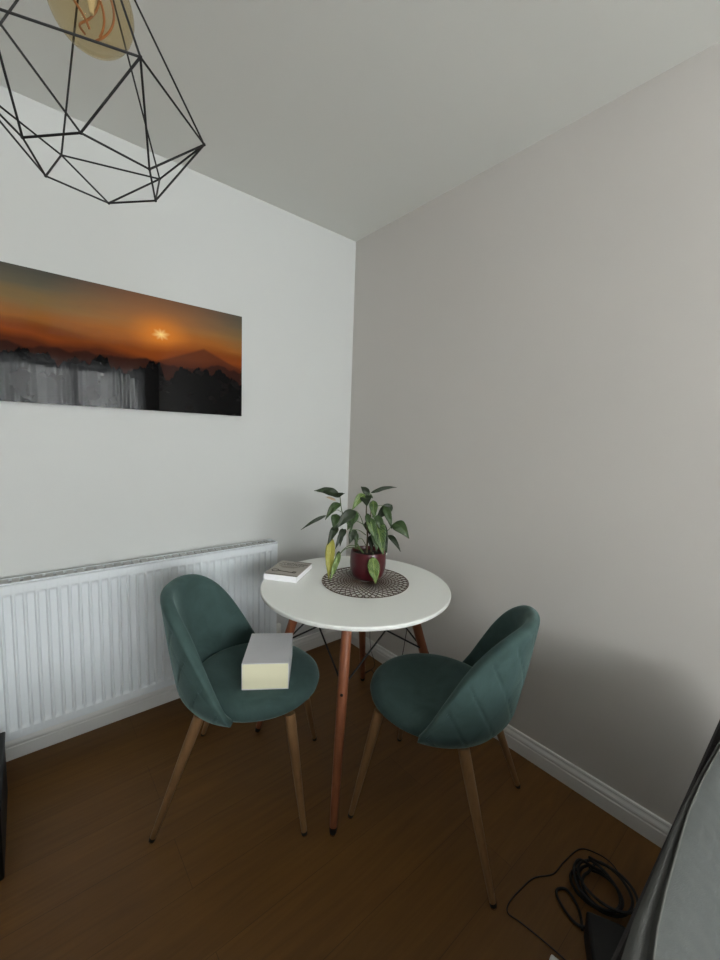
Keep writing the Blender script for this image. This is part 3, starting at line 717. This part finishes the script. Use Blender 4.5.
# amber globe bulb
zc = 2.002-zb_; rbul = 0.0575; bz = MB(); prof = [(0, zc-rbul)]
for k in range(1, 22):
    a = -PI/2+PI*k/27; prof.append((rbul*math.cos(a), zc+rbul*math.sin(a)))
prof += [(0.026, zc+0.058), (0.018, zc+0.066), (0.0165, zt-0.082)]
bz.lathe(prof, 40); bul = bz.build('bulb', m_amber, pd, angle=80)
plabel(bul, 'amber glass globe bulb')
bf = MB(); bf.lathe([(0, zc+0.055), (0.009, zc+0.05), (0.006, zc+0.01), (0.003, zc-0.01), (0, zc-0.012)], 14); bf.build('glass_stem', mat('pale_stem', rgb(200, 190, 170), 0.2), bul)
m_fil = mat('orange_filament', rgb(148, 98, 64), 0.45)
bf = MB()
for k in range(4):
    a = 2*PI*k/4+0.5; pts = []
    for j in range(25):
        t = j/24; r = 0.010+0.020*math.sin(PI*t); aa = a+t*2.2
        pts.append((r*math.cos(aa), r*math.sin(aa), zc+0.045-0.085*t))
    bf.tube(pts, 0.0017, 6)
bf.build('filament', m_fil, bul)

# ================================================================ SOFA
sf = thing('sofa', 'grey fabric sofa with a piped back cushion, at the lower right beside the camera', 'sofa', (-1.05, -2.35, 0))
def sb(name, x0, x1, y0, y1, z0, z1, m, bev, seg=4):
    b = MB(); b.box(x0+1.05, x1+1.05, y0+2.35, y1+2.35, z0, z1); return b.build(name, m, sf, bevel=bev, seg=seg)
sb('base', -2.0, -0.12, -2.76, -2.167, 0.08, 0.27, m_sofad, 0.02)
b = MB(); pf = [(-1.9345, 0.08), (-1.9345, 0.684), (-1.940, 0.690), (-1.9455, 0.684), (-2.165, 0.41), (-2.165, 0.08)]
b.grid([[(x+1.05, y+2.35, z) for y, z in pf] for x in (-2.02, -0.10)], closed_u=True); b.f += [tuple(range(6)), tuple(range(11, 5, -1))]
b.build('backrest', m_sofad, sf, smooth=False)
for x0, x1 in ((-1.98, -1.06), (-1.055, -0.135)): sb('seat_cushion', x0, x1, -2.78, -2.13, 0.275, 0.43, m_sofa, 0.035, 5)
for xx in (-1.95, -0.2):
    for yy in (-2.7, -1.99):
        b = MB(); b.tube([(xx+1.05, yy+2.35, 0), (xx+1.05, yy+2.35, 0.085)], [0.016, 0.022], 14); b.build('leg', m_black, sf)
def back_cushion(x0, x1, top, far):
    # loose cushion leaning on the backrest: front panel, gusset, piping between them; top/far: plan curves of its upper edges
    def curve(tab, x):
        if x <= tab[0][0]: return tab[0][1]
        for (xa, ya), (xb, yb) in zip(tab, tab[1:]):
            if x <= xb: return ya+(yb-ya)*(x-xa)/(xb-xa)
        return tab[-1][1]
    b = MB(); rows = []; nx, nz = 90, 30
    yb_, z0, z1 = -2.17, 0.44, 0.703
    def P(u, v, off=0.0):
        x = x0+(x1-x0)*u; yt_ = curve(top, x); y = yb_+(yt_-yb_)*v
        z = z0+(z1-z0)*v-0.03*(1-smoothstep(min(u, 1-u)/0.05))*v
        n_ = Vector((0, -(z1-z0), (yt_-yb_))).normalized()
        e = (math.sin(PI*min(max(u, 0), 1))**0.5)*(math.sin(PI*min(max(v, 0), 1))**0.6)
        w_ = (0.004*math.sin(u*64+v*10+2*math.sin(u*9))+0.002*math.sin(u*131-v*6))*smoothstep((v-0.3)/0.4)*e
        q = Vector((x, y, z))+n_*(0.034*e+w_+off)
        return (q.x+1.05, q.y+2.35, q.z)
    for j in range(nz+1): rows.append([P(i/nx, j/nz) for i in range(nx+1)])
    b.grid(rows); c = b.build('back_cushion', m_sofa, sf)
    loop = [(0, j/8) for j in range(8)]+[(i/nx, 1.0) for i in range(nx)]+[(1, 1-j/8) for j in range(8)]+[(1-i/nx, 0) for i in range(nx)]
    g = MB(); r0 = [Vector(P(u, v)) for u, v in loop]
    def back(q, v):
        x = q.x-1.05
        return Vector((q.x, (curve(far, x)+2.35)*v+(q.y+0.02)*(1-v), q.z-0.004))
    r1 = [back(q, v) for q, (u, v) in zip(r0, loop)]
    r = [[a_.lerp(b_, t)+Vector((0, 0, -0.006*math.sin(PI*min(1, t*2.2)) if t < .45 else 0.003*math.sin(PI*(t-.45)/.55))) for a_, b_ in zip(r0, r1)] for t in (0, .12, .25, .4, .6, .8, 1)]
    r.append([q+Vector((0, -0.006, -0.03)) for q in r1])
    g.grid(r, closed_u=True); g.f.append(tuple(range(len(g.v)-len(r0), len(g.v)))); g.build('gusset', m_sofag, c)
    p = MB(); p.tube(r0, 0.0015, 8, closed=True); p.build('piping', m_sofap, c)
TOP1 = [(-1.12, -1.992), (-1.08, -1.981), (-1.035, -1.9725), (-0.99, -1.966), (-0.925, -1.9605), (-0.852, -1.9565), (-0.77, -1.952), (-0.717, -1.950), (-0.604, -1.9515), (-0.472, -1.957), (-0.3, -1.968), (-0.14, -1.985)]
FAR1 = [(-1.12, -1.955), (-1.07, -1.9455), (-1.0, -1.941), (-0.9, -1.940), (-0.8, -1.939), (-0.72, -1.9405), (-0.6, -1.9435), (-0.45, -1.950), (-0.3, -1.96), (-0.14, -1.975)]
back_cushion(-1.12, -0.14, TOP1, FAR1)
back_cushion(-1.99, -1.125, [(-1.99, -1.985), (-1.9, -1.962), (-1.3, -1.955), (-1.125, -1.985)], [(-1.99, -1.965), (-1.9, -1.945), (-1.2, -1.945), (-1.125, -1.965)])
sb('arm', -2.16, -2.025, -2.78, -1.95, 0.08, 0.58, m_sofad, 0.03, 5)

# ================================================================ CABLES, ADAPTER
def cable(name, pts, r, m, label, cat, closed=False, n=8):
    b = MB(); b.tube(spline(pts, n, closed), r, 8, closed=closed); o = b.build(name, m); return tag(o, label, cat)
def fl(px, py, z=0.002): q = at(px, py, 2, z); return (q.x, q.y, z)
cable('thin_cable', [fl(*q) for q in ((580, 975), (562, 957), (540, 938), (520, 922), (508, 913), (509, 903), (520, 890), (534, 878), (553, 874), (564, 862), (580, 849), (598, 854), (612, 864), (624, 882), (633, 900))],
      0.0019, m_cablem, 'thin dark cable looping across the floor around the coiled black cable', 'cable')
coil = []
random.seed(3); cx_, cy_ = at(590, 893, 2, 0)[0], at(590, 893, 2, 0)[1]
nl = 5
c0 = at(600, 896, 2, 0.0)
for k in range(nl*16+1):
    a = 2*PI*k/16+1.0; l = k//16; rr_ = 0.064+0.010*math.sin(l*2.1)+0.006*math.sin(k*0.7)
    ox, oy = 0.012*math.sin(l*1.7), 0.012*math.cos(l*2.3)
    coil.append((c0.x+ox+rr_*1.25*math.cos(a)*0.75, c0.y+oy+rr_*math.sin(a), 0.006+0.0085*k/16+0.012*max(0, math.sin(a+0.6))*(l % 2)))
side_loop = [fl(q[0], q[1], 0.006) for q in ((592, 928), (578, 925), (566, 912), (557, 896), (558, 889), (567, 890), (577, 905), (581, 918), (582, 930))]
b = MB(); b.tube(spline(coil, 3), 0.0042, 8)
cc = b.build('coiled_cable', m_plastic); tag(cc, 'black power cable wound in a coil on the floor beside the sofa', 'cable')
b = MB(); b.tube(spline(side_loop, 8), 0.0038, 8); b.build('loose_loop', m_plastic, cc)
q = at(609, 978, 2, 0)
adp = thing('power_adapter', 'black power adapter block on the floor in front of the coiled cable', 'adapter', (q.x, q.y, 0), math.radians(28))
b = MB(); b.box(-0.060, 0.075, -0.045, 0.050, 0.0005, 0.085); b.build('housing', m_plastic, adp, bevel=0.008, seg=3)
b = MB(); b.tube([(0.07, 0.0, 0.02), (0.09, 0.0, 0.018)], 0.006, 8); b.build('strain_relief', m_rubber, adp)
q = at(552, 966, 2, 0)
ext = thing('extension_socket', 'white extension socket corner on the floor at the bottom edge', 'socket', (q.x, q.y, 0), math.radians(8))
b = MB(); b.box(-0.05, 0.006, -0.055, 0.006, 0.0005, 0.028); b.build('housing', m_whiteplastic, ext, bevel=0.004, seg=2)
for k in range(2):
    b = MB(); b.box(-0.035+k*0.018, -0.030+k*0.018, -0.035, -0.022, 0.0275, 0.0288); b.build('socket_slot', m_black, ext, smooth=False)

# cable hanging on the right wall behind the table
wc = thing('wall_cable', 'thin black cable hanging down the right wall behind the table', 'cable', (0, -0.45, 0.0))
def wl(px, py, x): q = at(px, py, 0, x); return Vector((q.x, q.y+0.45, q.z))
def wf(px, py): q = at(px, py, 2, 0.002); return Vector((q.x, q.y+0.45, 0.002))
b = MB(); b.tube(spline([Vector((-0.012, -0.04, 0.43)), wl(404, 612, -0.008), wl(407, 626, -0.008), wl(405, 640, -0.01), wl(403, 652, -0.02), Vector((-0.03, -0.115, 0.06)), Vector((-0.05, -0.08, 0.002)), wf(376, 674), wf(371, 670), wf(363, 674)], 8), 0.0021, 6); b.build('cord', m_cablem, wc)
b = MB(); b.tube(spline([Vector((-0.012, 0.02, 0.43)), wl(374, 622, -0.02), wl(370, 632, -0.02), wl(371, 650, -0.03), wl(374, 660, -0.06), wf(374, 667), wf(366, 673), wf(361, 675)], 8), 0.0019, 6); b.build('cord', m_cablem, wc)
b = MB(); b.box(-0.035, -0.001, -0.06, 0.04, 0.42, 0.47); b.build('plug', m_plastic, wc, bevel=0.004)

# ================================================================ DARK CABINET AT THE LEFT EDGE
q = at(8, 730, 1, -0.19)
cab = thing('storage_cube', 'low black storage box on the floor at the left edge in front of the radiator', 'box', (-1.96, -0.38, 0))
b = MB(); b.box(-0.19, 0.228, -0.20, 0.19, 0.0005, 0.225); b.build('body', m_plastic, cab, bevel=0.006)
b = MB(); b.box(-0.193, 0.231, -0.203, 0.193, 0.2255, 0.238); b.build('lid', m_plastic, cab, bevel=0.004)
